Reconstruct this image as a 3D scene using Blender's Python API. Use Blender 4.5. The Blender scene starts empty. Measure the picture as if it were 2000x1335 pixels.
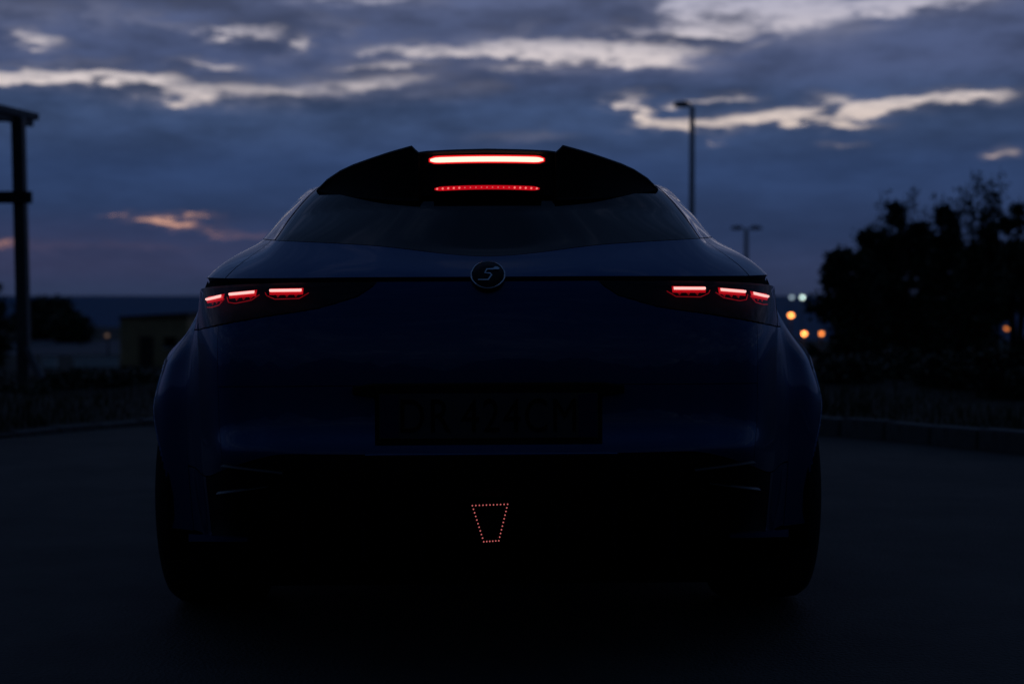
import bpy, bmesh, math, random
import numpy as np
from mathutils import Vector, Matrix
from mathutils.bvhtree import BVHTree

random.seed(7)
rng = np.random.default_rng(7)
S = bpy.context.scene
COL = S.collection

# ------------------------------------------------------------------ camera
F = 2778.0            # focal length in photo pixels (50 mm on 36 mm, photo 2000 px wide)
CX, EY, H = 957.0, 572.0, 0.89   # photo column of the road axis, photo row of eye level, eye height in metres
cam_d = bpy.data.cameras.new('camera')
cam = bpy.data.objects.new('camera', cam_d); COL.objects.link(cam)
cam_d.sensor_width = 36.0; cam_d.lens = 50.0
cam_d.clip_start = 0.05; cam_d.clip_end = 60000
cam.location = (0, 0, H)
cam.rotation_euler = (math.radians(90) - math.atan((667.5 - EY) / F), 0, -math.atan((1000 - CX) / F))
cam_d.dof.use_dof = True
cam_d.dof.focus_distance = 3.5
cam_d.dof.aperture_fstop = 2.8
S.camera = cam

# ------------------------------------------------------------------ dusk sky
W = bpy.data.worlds.new('World'); S.world = W; W.use_nodes = True
nt = W.node_tree; nt.nodes.clear()

class E:
    """tiny expression wrapper over math nodes"""
    def __init__(s, sock): s.k = sock
def _in(node, i, a):
    if isinstance(a, E): nt.links.new(a.k, node.inputs[i])
    else: node.inputs[i].default_value = a
def mth(op, *a, clamp=False):
    n = nt.nodes.new('ShaderNodeMath'); n.operation = op; n.use_clamp = clamp
    for i, x in enumerate(a): _in(n, i, x)
    return E(n.outputs[0])
for nm, op in (('__add__', 'ADD'), ('__sub__', 'SUBTRACT'), ('__mul__', 'MULTIPLY'), ('__truediv__', 'DIVIDE')):
    setattr(E, nm, (lambda op: lambda a, b: mth(op, a, b))(op))
E.__radd__ = lambda a, b: mth('ADD', b, a)
E.__rmul__ = lambda a, b: mth('MULTIPLY', b, a)
E.__rsub__ = lambda a, b: mth('SUBTRACT', b, a)
def smooth(x, lo, hi, a=0.0, b=1.0):
    n = nt.nodes.new('ShaderNodeMapRange'); n.interpolation_type = 'SMOOTHSTEP'
    _in(n, 0, x); n.inputs[1].default_value = lo; n.inputs[2].default_value = hi
    n.inputs[3].default_value = a; n.inputs[4].default_value = b
    return E(n.outputs[0])
def comb(x, y, z):
    n = nt.nodes.new('ShaderNodeCombineXYZ'); _in(n, 0, x); _in(n, 1, y); _in(n, 2, z); return E(n.outputs[0])
def noise(vec, scale, detail, rough=0.5, out=0):
    n = nt.nodes.new('ShaderNodeTexNoise'); n.inputs['Scale'].default_value = scale
    n.inputs['Detail'].default_value = detail; n.inputs['Roughness'].default_value = rough
    nt.links.new(vec.k, n.inputs['Vector']); return E(n.outputs[out])
def lin(c):
    c = c / 255.0
    return c / 12.92 if c <= 0.04045 else ((c + 0.055) / 1.055) ** 2.4
def L3(r, g, b): return (lin(r), lin(g), lin(b), 1.0)
def ramp(x, stops):
    n = nt.nodes.new('ShaderNodeValToRGB'); cr = n.color_ramp; cr.interpolation = 'EASE'
    while len(cr.elements) < len(stops): cr.elements.new(0.5)
    for e, (p, c) in zip(cr.elements, stops): e.position = p; e.color = c
    _in(n, 0, x); return E(n.outputs[0])
def mixc(f, a, b, mode='MIX'):
    n = nt.nodes.new('ShaderNodeMix'); n.data_type = 'RGBA'; n.blend_type = mode; n.clamp_result = False
    _in(n, 0, f); _in(n, 6, a); _in(n, 7, b); return E(n.outputs[2])

tc = nt.nodes.new('ShaderNodeTexCoord')
sep = nt.nodes.new('ShaderNodeSeparateXYZ'); nt.links.new(tc.outputs['Generated'], sep.inputs[0])
dx, dy, dz = (E(sep.outputs[i]) for i in range(3))
hyp = mth('SQRT', dx * dx + dy * dy) + 1e-4
el = dz / hyp                                   # tangent of the elevation
fr = dy / hyp                                   # +1 towards the afterglow over the sea, -1 behind
yy = mth('MAXIMUM', dy, 0.2)
s0 = dx / yy; t0 = dz / yy
nv = comb(dx * 9.0, dy * 9.0, dz * 34.0)
n1 = noise(nv, 1.0, 6.0, 0.62)
nv2 = comb(dx * 26.0 + 3.1, dy * 26.0, dz * 95.0)
n2 = noise(nv2, 1.0, 5.0, 0.6)
nv3 = comb(dx * 5.0 + 9.7, dy * 5.0, dz * 17.0 + 2.0)
n3 = noise(nv3, 1.0, 4.0, 0.5)
nv4 = comb(dx * 70.0, dy * 70.0 + 1.7, dz * 230.0)
n4 = noise(nv4, 1.0, 3.0, 0.55)
ws = s0 + (n1 - 0.5) * 0.085 + (n2 - 0.5) * 0.05 + (n4 - 0.5) * 0.016
wt = t0 + (n1 - 0.5) * 0.020 + (n2 - 0.5) * 0.019 + (n4 - 0.5) * 0.008
# breaks in the cloud: photo column, row, half width, half height, slope (px/px), brightness
BREAKS = [
 (120, 158, 250, 15, 0.02, 1.0), (300, 168, 130, 16, 0.05, .55), (480, 182, 230, 20, 0.02, .62), (690, 170, 190, 24, -0.10, .50),
 (420, 195, 50, 10, 0, .45), (85, 78, 60, 16, 0.15, .65), (210, 20, 45, 30, 0.3, .30), (330, 45, 90, 14, 0.2, .28), (470, 72, 75, 15, 0.15, .62), (430, 128, 85, 10, 0.05, .50), (582, 92, 42, 20, 0.0, .58),
 (760, 130, 110, 15, -0.05, .50), (900, 102, 190, 15, 0.03, .62), (1080, 100, 170, 26, 0.02, .85), (1250, 105, 170, 22, 0.06, .85), (1010, 66, 28, 16, 0, .45), (720, 5, 160, 12, 0, .5),
 (1470, 14, 235, 54, -0.02, 1.0), (1225, 62, 100, 18, 0.1, .62), (1380, 66, 120, 24, -.05, .8), (1760, 6, 220, 22, -0.10, .9), (1560, 40, 120, 16, -0.25, .42),
 (1120, 128, 200, 12, -.02, .5), (860, 185, 120, 14, -.1, .3), (40, 25, 120, 22, .1, .25), (150, 130, 90, 12, .0, .3), (640, 50, 80, 14, .2, .28), (1480, 90, 60, 10, -.3, .4), (1660, 60, 120, 10, -.15, .35),
 (1265, 222, 55, 12, 0.45, .85), (1345, 245, 90, 11, 0.04, 1.0), (1480, 232, 120, 12, -0.12, 1.05), (1600, 240, 110, 11, 0.06, .85), (1705, 216, 95, 14, -0.18, 1.05), (1800, 200, 160, 15, -0.05, 1.15),
 (1640, 198, 70, 14, 0, .65), (1395, 200, 90, 7, -0.05, .6), (1225, 196, 50, 9, .1, .5), (1630, 286, 42, 7, 0, .38), (1965, 299, 42, 8, -.08, .5), (1420, 271, 26, 5, 0, .32), (1000, 272, 110, 12, -.05, .22),
 (330, 434, 68, 8, 0.03, .9), (225, 424, 26, 6, 0, .5), (400, 448, 160, 5, 0.10, .34), (5, 478, 30, 6, 0, .6), (150, 485, 220, 10, 0, .10), (500, 455, 90, 10, .08, .2),
]
tot = None
for (px, py, hw, hh, sl, br) in BREAKS:
    cs, ct = (px - CX) / F, (EY - py) / F
    a = mth('MULTIPLY_ADD', ws, F / hw, -cs * F / hw)
    b = mth('MULTIPLY_ADD', wt, F / hh, -(ct + cs * sl) * F / hh)
    if sl: b = mth('MULTIPLY_ADD', ws, sl * F / hh, b)
    a = a * a
    q = mth('MULTIPLY_ADD', b, b, a * a)
    g = mth('POWER', math.exp(-1), q) * br
    tot = g if tot is None else mth('MAXIMUM', tot, g)
DARKS = [(1335, 88, 75, 6, -.02, .75), (1430, 112, 90, 7, 0, .5), (1110, 28, 160, 34, .03, .9), (1600, 125, 260, 34, -.14, .6), (1010, 120, 90, 6, .02, .5), (560, 108, 160, 9, .12, .6), (880, 45, 120, 20, 0, .7), (1180, 132, 90, 7, -.03, .5)]
for (px, py, hw, hh, sl, br) in DARKS:
    cs, ct = (px - CX) / F, (EY - py) / F
    a = mth('MULTIPLY_ADD', ws, F / hw, -cs * F / hw)
    b = mth('MULTIPLY_ADD', wt, F / hh, -(ct + cs * sl) * F / hh)
    if sl: b = mth('MULTIPLY_ADD', ws, sl * F / hh, b)
    a = a * a
    tot = tot * (1.0 - mth('POWER', math.exp(-1), mth('MULTIPLY_ADD', b, b, a * a)) * br)
front = smooth(dy, 0.35, 0.75)
infr = front * smooth(el, 0.20, 0.27, 1.0, 0.0)
field = tot + (n1 - 0.5) * 0.55 + (n2 - 0.5) * 0.75
ragged = smooth(field, 0.16, 0.92) * mth('MINIMUM', tot * 2.2, 1.0) * smooth(n2 * 0.5 + n4 * 0.5, 0.34, 0.62, 0.62, 1.14)
ragged = mth('MAXIMUM', ragged, tot * smooth(n1, 0.3, 0.7, 0.10, 0.42))
free = smooth(n1 * 0.6 + n3 * 0.4, 0.50, 0.72) * 0.45      # the rest of the sky: the same broken cover
gap = infr * ragged + (1.0 - infr) * free * smooth(el, 0.02, 0.2)
gap = mth('MINIMUM', mth('MAXIMUM', gap, 0.0), 1.0)
cloud = ramp(el * 2.5, [(0.0, L3(44, 54, 82)), (0.035, L3(46, 57, 88)), (0.11, L3(40, 56, 90)), (0.20, L3(45, 64, 102)), (0.31, L3(54, 71, 105)),
                        (0.40, L3(65, 76, 108)), (0.55, L3(78, 87, 117)), (1.0, L3(50, 70, 106))])
side = smooth(s0, -0.36, 0.2, 1.0, 0.0) * front
pink = side * smooth(el, 0.0, 0.02) * smooth(el, 0.03, 0.062, 1.0, 0.0)
cloud = mixc(pink * 0.3, cloud, L3(66, 62, 92))
shade = smooth(n1 * 0.50 + n3 * 0.22 + n2 * 0.22 + n4 * 0.06, 0.37, 0.64, 0.68, 1.45)
soft = smooth(el, 0.06, 0.15, 0.35, 1.0)
shade = 1.0 + (shade - 1.0) * soft * smooth(el, 0.3, 1.2, 1.0, 0.35)
cloud = mixc(1.0, cloud, comb(shade, shade, shade), 'MULTIPLY')
bright = ramp(el * 2.5, [(0.06, L3(200, 140, 122)), (0.14, L3(212, 160, 138)), (0.26, L3(216, 198, 188)), (0.38, L3(214, 203, 204)), (0.52, L3(176, 175, 194)), (1.0, L3(108, 116, 150))])
skyc = mixc(gap, cloud, bright)
dim = smooth(fr, -0.9, 1.0, 0.22, 1.0)
dim = dim + (1.0 - dim) * smooth(el, 0.6, 4.0, 0.0, 0.55)
blue = smooth(fr, -0.9, 0.9, 0.72, 1.0)        # away from the afterglow the sky is bluer
skyc = mixc(1.0, skyc, comb(dim * blue, dim * smooth(fr, -0.9, 0.9, 0.95, 1.0), dim), 'MULTIPLY')
bg = nt.nodes.new('ShaderNodeBackground'); nt.links.new(skyc.k, bg.inputs[0]); bg.inputs[1].default_value = 1.0
sky = nt.nodes.new('ShaderNodeTexSky'); sky.sky_type = 'NISHITA'; sky.sun_disc = False
sky.sun_elevation = math.radians(-4); sky.sun_rotation = math.radians(8); sky.altitude = 80
bg2 = nt.nodes.new('ShaderNodeBackground'); nt.links.new(sky.outputs[0], bg2.inputs[0]); bg2.inputs[1].default_value = 0.006
add = nt.nodes.new('ShaderNodeAddShader'); nt.links.new(bg.outputs[0], add.inputs[0]); nt.links.new(bg2.outputs[0], add.inputs[1])
wo = nt.nodes.new('ShaderNodeOutputWorld'); nt.links.new(add.outputs[0], wo.inputs[0])
# the sun itself is below the horizon: no sun lamp

S.view_settings.view_transform = 'Standard'; S.view_settings.look = 'None'
S.view_settings.exposure = 0.0; S.view_settings.gamma = 1.0
S.render.engine = 'CYCLES'
S.cycles.use_denoising = True
S.cycles.max_bounces = 6; S.cycles.transparent_max_bounces = 8
S.cycles.sample_clamp_indirect = 4.0

# ------------------------------------------------------------------ materials
def mat(name, base, rough=0.6, metallic=0.0, coat=0.0, spec=0.5, emit=None, estr=0.0, bump=None, var=None, coat_rough=0.03):
    m = bpy.data.materials.new(name); m.use_nodes = True
    t = m.node_tree; b = t.nodes['Principled BSDF']
    b.inputs['Base Color'].default_value = (*base, 1); b.inputs['Roughness'].default_value = rough
    b.inputs['Metallic'].default_value = metallic; b.inputs['Specular IOR Level'].default_value = spec
    b.inputs['Coat Weight'].default_value = coat; b.inputs['Coat Roughness'].default_value = coat_rough
    if emit: b.inputs['Emission Color'].default_value = (*emit, 1); b.inputs['Emission Strength'].default_value = estr
    co = None
    if bump or var:
        co = t.nodes.new('ShaderNodeTexCoord')
    if var:
        sc, amt = var
        n = t.nodes.new('ShaderNodeTexNoise'); n.inputs['Scale'].default_value = sc; n.inputs['Detail'].default_value = 6; n.inputs['Roughness'].default_value = .65
        t.links.new(co.outputs['Object'], n.inputs['Vector'])
        r = t.nodes.new('ShaderNodeValToRGB')
        r.color_ramp.elements[0].position = .3; r.color_ramp.elements[1].position = .7
        r.color_ramp.elements[0].color = (*[c * (1 - amt) for c in base], 1); r.color_ramp.elements[1].color = (*[min(1, c * (1 + amt)) for c in base], 1)
        t.links.new(n.outputs[0], r.inputs[0]); t.links.new(r.outputs[0], b.inputs['Base Color'])
    if bump:
        sc, st = bump
        n = t.nodes.new('ShaderNodeTexNoise'); n.inputs['Scale'].default_value = sc; n.inputs['Detail'].default_value = 5
        t.links.new(co.outputs['Object'], n.inputs['Vector'])
        bn = t.nodes.new('ShaderNodeBump'); bn.inputs['Strength'].default_value = st; bn.inputs['Distance'].default_value = 0.02
        t.links.new(n.outputs[0], bn.inputs['Height']); t.links.new(bn.outputs[0], b.inputs['Normal'])
    return m

M = {}
M['paint'] = mat('blue_metallic_paint', (.0, .040, .14), .30, .5, .8, spec=.25)
M['gap'] = mat('seal_black', (.004, .004, .005), .9, spec=.1)
M['gloss_black'] = mat('gloss_black', (.004, .004, .005), .22, 0, 0.0, spec=.25)
M['satin_black'] = mat('satin_black_plastic', (.004, .004, .0045), .6, spec=.12)
M['spoiler_black'] = mat('spoiler_black', (.012, .012, .012), .6, spec=.12)
M['matte_black'] = mat('matte_black', (.005, .005, .005), .9, spec=.1)
M['glass'] = mat('privacy_glass', (.003, .004, .005), .06, 0, 0, spec=.5)
M['rubber'] = mat('tyre_rubber', (.012, .012, .013), .85, spec=.2, bump=(60, .2))
M['rim'] = mat('dark_alloy', (.05, .05, .055), .35, .9)
M['chrome'] = mat('brushed_chrome', (.55, .55, .58), .22, 1.0)
M['plate'] = mat('dark_plate', (.05, .05, .052), .6, spec=.1, var=(30, .15))  # dark grey over the whole plate
M['plate_blue'] = mat('plate_blue_band', (.006, .01, .05), .5, spec=.2)
M['ink'] = mat('plate_ink', (.003, .003, .003), .7, spec=.1)
M['bar'] = mat('led_bar', (.2, .02, .02), .4, emit=(1.0, .58, .52), estr=1.8)
M['bar_red'] = mat('led_glow_red', (.2, .01, .01), .4, emit=(1.0, .006, .018), estr=.5)
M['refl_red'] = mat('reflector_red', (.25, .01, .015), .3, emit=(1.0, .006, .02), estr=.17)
M['brake'] = mat('brake_bar', (.3, .05, .04), .4, emit=(1.0, .66, .52), estr=1.5)
M['brake_red'] = mat('brake_halo_red', (.3, .02, .02), .4, emit=(1.0, .008, .012), estr=.75)
M['led_dot'] = mat('led_dot', (.3, .05, .05), .4, emit=(1.0, .22, .22), estr=.6)
M['glow_hot'] = mat('glow_hot', (.3, .05, .05), .4, emit=(1.0, .2, .18), estr=.9)
M['asphalt'] = mat('asphalt', (.044, .039, .032), .8, spec=.36, bump=(90, .8), var=(1.7, .5))
M['concrete'] = mat('kerb_concrete', (.11, .105, .10), .9, spec=.2, bump=(45, .35), var=(7, .25))
M['mortar'] = mat('kerb_bedding', (.06, .06, .058), .95, spec=.1)
M['soil'] = mat('dry_soil', (.045, .04, .03), .95, spec=.1, bump=(3, .5), var=(.6, .35))
M['sea'] = mat('sea_water', (.006, .072, .16), .75, spec=.06, bump=(.02, .3))
M['leaf'] = mat('shrub_leaf', (.04, .055, .025), .6, spec=.3, var=(2.5, .45))
M['leaf2'] = mat('olive_leaf', (.05, .058, .035), .6, spec=.3, var=(2.5, .4))
M['bark'] = mat('bark', (.05, .04, .03), .9, spec=.2, bump=(20, .5))
M['grass'] = mat('verge_grass', (.05, .052, .026), .8, spec=.15, var=(.8, .45))
M['steel'] = mat('galvanised_steel', (.35, .36, .38), .5, .6, var=(4, .2))
M['frame'] = mat('weathered_frame_steel', (.10, .10, .105), .6, .3, var=(5, .3))
M['wood'] = mat('weathered_timber', (.07, .055, .045), .85, spec=.2, bump=(18, .4), var=(6, .3))
M['ochre'] = mat('ochre_plaster', (.50, .34, .17), .9, spec=.1, var=(1.2, .2))
M['tile'] = mat('roof_tile', (.14, .09, .06), .85, spec=.2, var=(2, .3))
M['white_wall'] = mat('pale_wall', (.8, .8, .78), .9, spec=.2, var=(1.0, .15))
M['sodium'] = mat('sodium_lamp', (.4, .3, .2), .4, emit=(1.0, .30, .07), estr=9.0)
M['sodium_dim'] = mat('sodium_lamp_dim', (.4, .3, .2), .4, emit=(1.0, .27, .05), estr=3.4)
M['sodium_far'] = mat('sodium_lamp_far', (.4, .3, .2), .4, emit=(1.0, .27, .05), estr=1.1)
M['cool'] = mat('white_flood', (.4, .4, .4), .4, emit=(.75, 1.0, .92), estr=3.0)
M['cool_dim'] = mat('white_flood_dim', (.4, .4, .4), .4, emit=(.6, .8, .95), estr=1.0)
M['warm_dim'] = mat('warm_porch_lamp', (.4, .3, .2), .4, emit=(1.0, .6, .4), estr=.15)

# smoked, see-through lamp cover
m = bpy.data.materials.new('smoked_lens'); m.use_nodes = True; t = m.node_tree; t.nodes.clear()
tr = t.nodes.new('ShaderNodeBsdfTransparent'); tr.inputs[0].default_value = (.80, .62, .64, 1)
gl = t.nodes.new('ShaderNodeBsdfGlossy'); gl.inputs['Roughness'].default_value = .05; gl.inputs[0].default_value = (1, .92, .95, 1)
fz = t.nodes.new('ShaderNodeFresnel'); fz.inputs[0].default_value = 1.5
mx = t.nodes.new('ShaderNodeMixShader'); o_ = t.nodes.new('ShaderNodeOutputMaterial')
t.links.new(fz.outputs[0], mx.inputs[0]); t.links.new(tr.outputs[0], mx.inputs[1]); t.links.new(gl.outputs[0], mx.inputs[2]); t.links.new(mx.outputs[0], o_.inputs[0])
M['lens'] = m

# ------------------------------------------------------------------ object helpers
def mesh_obj(name, verts, faces, material, parent=None, smooth_angle=40, data=None):
    if data is None:
        data = bpy.data.meshes.new(name)
        data.from_pydata([tuple(map(float, v)) for v in verts], [], [tuple(int(i) for i in f) for f in faces])
        data.materials.append(M[material] if isinstance(material, str) else material)
        if smooth_angle:
            data.shade_smooth(); data.set_sharp_from_angle(angle=math.radians(smooth_angle))
    o = bpy.data.objects.new(name, data); COL.objects.link(o)
    if parent: o.parent = parent
    return o
def tag(o, label=None, cat=None, group=None, kind=None):
    if label: o['label'] = label
    if cat: o['category'] = cat
    if group: o['group'] = group
    if kind: o['kind'] = kind
    return o
def empty(name, loc=(0, 0, 0), rz=0.0):
    o = bpy.data.objects.new(name, None); COL.objects.link(o); o.location = loc; o.rotation_euler = (0, 0, rz); o.empty_display_size = .1
    return o
class MB:
    def __init__(s): s.v = []; s.f = []
    def add(s, v, f):
        n = len(s.v); s.v += [tuple(p) for p in v]; s.f += [tuple(i + n for i in q) for q in f]; return s
    def box(s, c, d, mtx=None):
        c = Vector(c); h = [Vector(d)[i] / 2 for i in range(3)]
        pts = [Vector((x * h[0], y * h[1], z * h[2])) for x in (-1, 1) for y in (-1, 1) for z in (-1, 1)]
        if mtx: pts = [mtx @ p for p in pts]
        return s.add([c + p for p in pts], [(0, 1, 3, 2), (4, 6, 7, 5), (0, 4, 5, 1), (2, 3, 7, 6), (0, 2, 6, 4), (1, 5, 7, 3)])
    def bevbox(s, c, d, b):
        bm = bmesh.new(); bmesh.ops.create_cube(bm, size=1.0)
        for q in bm.verts: q.co = Vector((q.co.x * d[0], q.co.y * d[1], q.co.z * d[2]))
        bmesh.ops.bevel(bm, geom=bm.edges[:], offset=b, segments=2, affect='EDGES')
        bm.verts.index_update()
        s.add([q.co + Vector(c) for q in bm.verts], [[q.index for q in f.verts] for f in bm.faces]); bm.free(); return s
    def tube(s, pts, radii, n=8, cap=True):
        pts = [Vector(p) for p in pts]
        if not hasattr(radii, '__len__'): radii = [radii] * len(pts)
        v = []; f = []
        up = Vector((0, 0, 1))
        for i, p in enumerate(pts):
            d = (pts[min(i + 1, len(pts) - 1)] - pts[max(i - 1, 0)]).normalized()
            a = d.cross(up if abs(d.z) < .9 else Vector((1, 0, 0))).normalized(); b = d.cross(a)
            for k in range(n):
                an = 2 * math.pi * k / n
                v.append(p + (a * math.cos(an) + b * math.sin(an)) * radii[i])
        for i in range(len(pts) - 1):
            for k in range(n):
                f.append((i * n + k, i * n + (k + 1) % n, (i + 1) * n + (k + 1) % n, (i + 1) * n + k))
        if cap:
            f.append(tuple(range(n - 1, -1, -1))); f.append(tuple((len(pts) - 1) * n + k for k in range(n)))
        return s.add(v, f)
    def lathe(s, prof, n=48, axis='x'):
        """profile of (along axis, radius) turned about the axis"""
        v = []; f = []
        for (a, r) in prof:
            for k in range(n):
                t = 2 * math.pi * k / n
                v.append((a, r * math.cos(t), r * math.sin(t)) if axis == 'x' else (r * math.cos(t), r * math.sin(t), a))
        for i in range(len(prof) - 1):
            for k in range(n):
                f.append((i * n + k, (i + 1) * n + k, (i + 1) * n + (k + 1) % n, i * n + (k + 1) % n))
        return s.add(v, f)
    def build(s, name, material, parent=None, smooth_angle=40): return mesh_obj(name, s.v, s.f, material, parent, smooth_angle)
def at(px, py, D): return Vector(((px - CX) / F * D, D, H + (EY - py) / F * D))   # photo pixel at a known distance

# ------------------------------------------------------------------ ground
KP = [(2.94, 7.82), (2.09, 8.89), (1.1, 9.8), (0, 10.2), (-1.2, 10.15), (-2.27, 9.62), (-3.05, 8.7), (-4.1, 7.4), (-6, 5), (-9, 1), (-12, -6), (-12, -20), (0, -28), (12, -20), (12, -6), (8, 1.5), (5.6, 4.7), (4, 6.5)]
CC = (0.0, 5.5)
kang = np.array([math.atan2(y - CC[1], x - CC[0]) for x, y in KP]); krad = np.array([math.hypot(x - CC[0], y - CC[1]) for x, y in KP])
kang = np.unwrap(kang); o_ = np.argsort(kang); kang, krad = kang[o_], krad[o_]
kA = np.concatenate([kang - 2 * math.pi, kang, kang + 2 * math.pi]); kR = np.concatenate([krad] * 3)
def pchip_t(x, y):
    h = np.diff(x); d = np.diff(y) / h
    m = np.zeros_like(y); m[0] = d[0]; m[-1] = d[-1]
    for i in range(1, len(x) - 1):
        if d[i - 1] * d[i] > 0:
            w1 = 2 * h[i] + h[i - 1]; w2 = h[i] + 2 * h[i - 1]
            m[i] = (w1 + w2) / (w1 / d[i - 1] + w2 / d[i])
    return m
def herm(x, y, m, q):
    i = np.clip(np.searchsorted(x, q) - 1, 0, len(x) - 2); h = x[i + 1] - x[i]; t = (q - x[i]) / h
    return y[i] * (2 * t**3 - 3 * t**2 + 1) + m[i] * h * (t**3 - 2 * t**2 + t) + y[i + 1] * (-2 * t**3 + 3 * t**2) + m[i + 1] * h * (t**3 - t**2)
kM = pchip_t(kA, kR)
def kerb_r(a): return herm(kA, kR, kM, np.asarray(a, float))
def sstep(a, b, x):
    t = np.clip((np.asarray(x, float) - a) / (b - a), 0, 1); return t * t * (3 - 2 * t)
def terrain_z(x, y):
    x = np.asarray(x, float); y = np.asarray(y, float)
    right = sstep(-2, 8, x * 30 / np.maximum(y, 10))
    z = 0.09 + 0 * y
    z = z - sstep(11, 48, y) * (4.1 + 2.5 * right * sstep(30, 120, y))
    z = z - sstep(160, 1300, y) * 58
    z = z + sstep(-32, -95, y) * (15 + 3.0 * np.sin(x * .11) + 2.0 * np.sin(x * .31 + 1) + 1.2 * np.sin(x * .83 + y * .2))  # unseen bank added behind the camera to darken the car's reflections
    z = z - .055 * sstep(.5, -1.5, x) * sstep(14, 10, np.hypot(x, y))
    z = z + (0.05 * np.sin(x * 1.3 + 1) * np.sin(y * .9) + .03 * np.sin(x * 3.1 + y * 2.3)) * sstep(9, 13, np.hypot(x, y))
    return z
NA = 240
A = np.linspace(-math.pi, math.pi, NA, endpoint=False)
# fine angular steps ahead of the camera
A = np.sort(np.concatenate([A, np.linspace(math.pi / 2 - .55, math.pi / 2 + .55, 120)]))
R0 = kerb_r(A)
v = [(CC[0], CC[1], 0)]; f = []
rings = [.25, .5, .75, 1.0]
for q in rings:
    for a, r in zip(A, R0): v.append((CC[0] + math.cos(a) * r * q, CC[1] + math.sin(a) * r * q, 0.0))
n = len(A)
for k in range(n): f.append((0, 1 + k, 1 + (k + 1) % n))
for i in range(len(rings) - 1):
    for k in range(n): f.append((1 + i * n + k, 1 + (i + 1) * n + k, 1 + (i + 1) * n + (k + 1) % n, 1 + i * n + (k + 1) % n))
tag(mesh_obj('parking_lot', v, f, 'asphalt'), 'dark worn asphalt of the parking lot under the car', 'asphalt', kind='structure')
v = []; f = []
offs = [.10, .5, 1, 1.7, 2.5, 3.5, 5, 7, 9, 12, 16, 21, 28, 38, 50, 70, 95, 130, 180, 260, 380, 560, 800, 1100, 1500, 2200]
for d in offs:
    xs = CC[0] + np.cos(A) * (R0 + d); ys = CC[1] + np.sin(A) * (R0 + d); zs = terrain_z(xs, ys)
    v += list(zip(xs, ys, zs))
for i in range(len(offs) - 1):
    for k in range(n): f.append((i * n + k, (i + 1) * n + k, (i + 1) * n + (k + 1) % n, i * n + (k + 1) % n))
tag(mesh_obj('terrain', v, f, 'soil'), 'dark scrubby ground falling away towards the sea', 'ground', kind='structure')
v = [(-30000, 700, -56), (30000, 700, -56), (30000, 30000, -56), (-30000, 30000, -56)]
tag(mesh_obj('sea', v, [(0, 1, 2, 3)], 'sea'), 'dark blue sea reaching the horizon', 'sea', kind='structure')

# kerb: bedding strip + stones
v = []; f = []
for k, a in enumerate(A):
    for d in (-.005, .13):
        v.append((CC[0] + math.cos(a) * (R0[k] + d), CC[1] + math.sin(a) * (R0[k] + d), .075 - .06 * float(sstep(.5, -1.5, math.cos(a) * R0[k]))))
for d in (-.005,):
    pass
for k in range(n):
    k2 = (k + 1) % n; f.append((2 * k, 2 * k + 1, 2 * k2 + 1, 2 * k2))
nb = len(v)
for k, a in enumerate(A): v.append((CC[0] + math.cos(a) * (R0[k] - .005), CC[1] + math.sin(a) * (R0[k] - .005), -.02))
for k in range(n):
    k2 = (k + 1) % n; f.append((2 * k, 2 * k2, nb + k2, nb + k))
kerb = tag(mesh_obj('kerb', v, f, 'mortar'), 'low kerb of pale stones curving round the end of the lot', 'kerb', kind='structure')
def kpt(a): 
    r = float(kerb_r(a)); return Vector((CC[0] + math.cos(a) * r, CC[1] + math.sin(a) * r, 0))
a = math.radians(-12); ks = []
while a < math.radians(196):
    p = kpt(a); da = .001; step = 0.32 / max(.5, (kpt(a + da) - p).length / da); ks.append((a, a + step)); a += step
stone = None
for (a0, a1) in ks:
    p, q = kpt(a0), kpt(a1); d = (q - p); Ln = d.length; mid = (p + q) / 2
    if stone is None:
        mb = MB(); mb.bevbox((0, 0, .06), (1, .15, .15), .012); o = mb.build('kerb_stone', 'concrete', kerb, 30); stone = o.data
    else:
        o = mesh_obj('kerb_stone', None, None, None, kerb, data=stone)
    nrm = Vector((d.y, -d.x, 0)).normalized()
    o.location = mid + nrm * .065 + Vector((0, 0, random.uniform(-.022, .006) - .018 - .075 * float(sstep(.5, -1.5, mid.x))))
    o.rotation_euler = (random.uniform(-.03, .03), random.uniform(-.012, .012), math.atan2(d.y, d.x) + random.uniform(-.01, .01))
    o.scale = ((Ln - .018), 1, 1)

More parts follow.
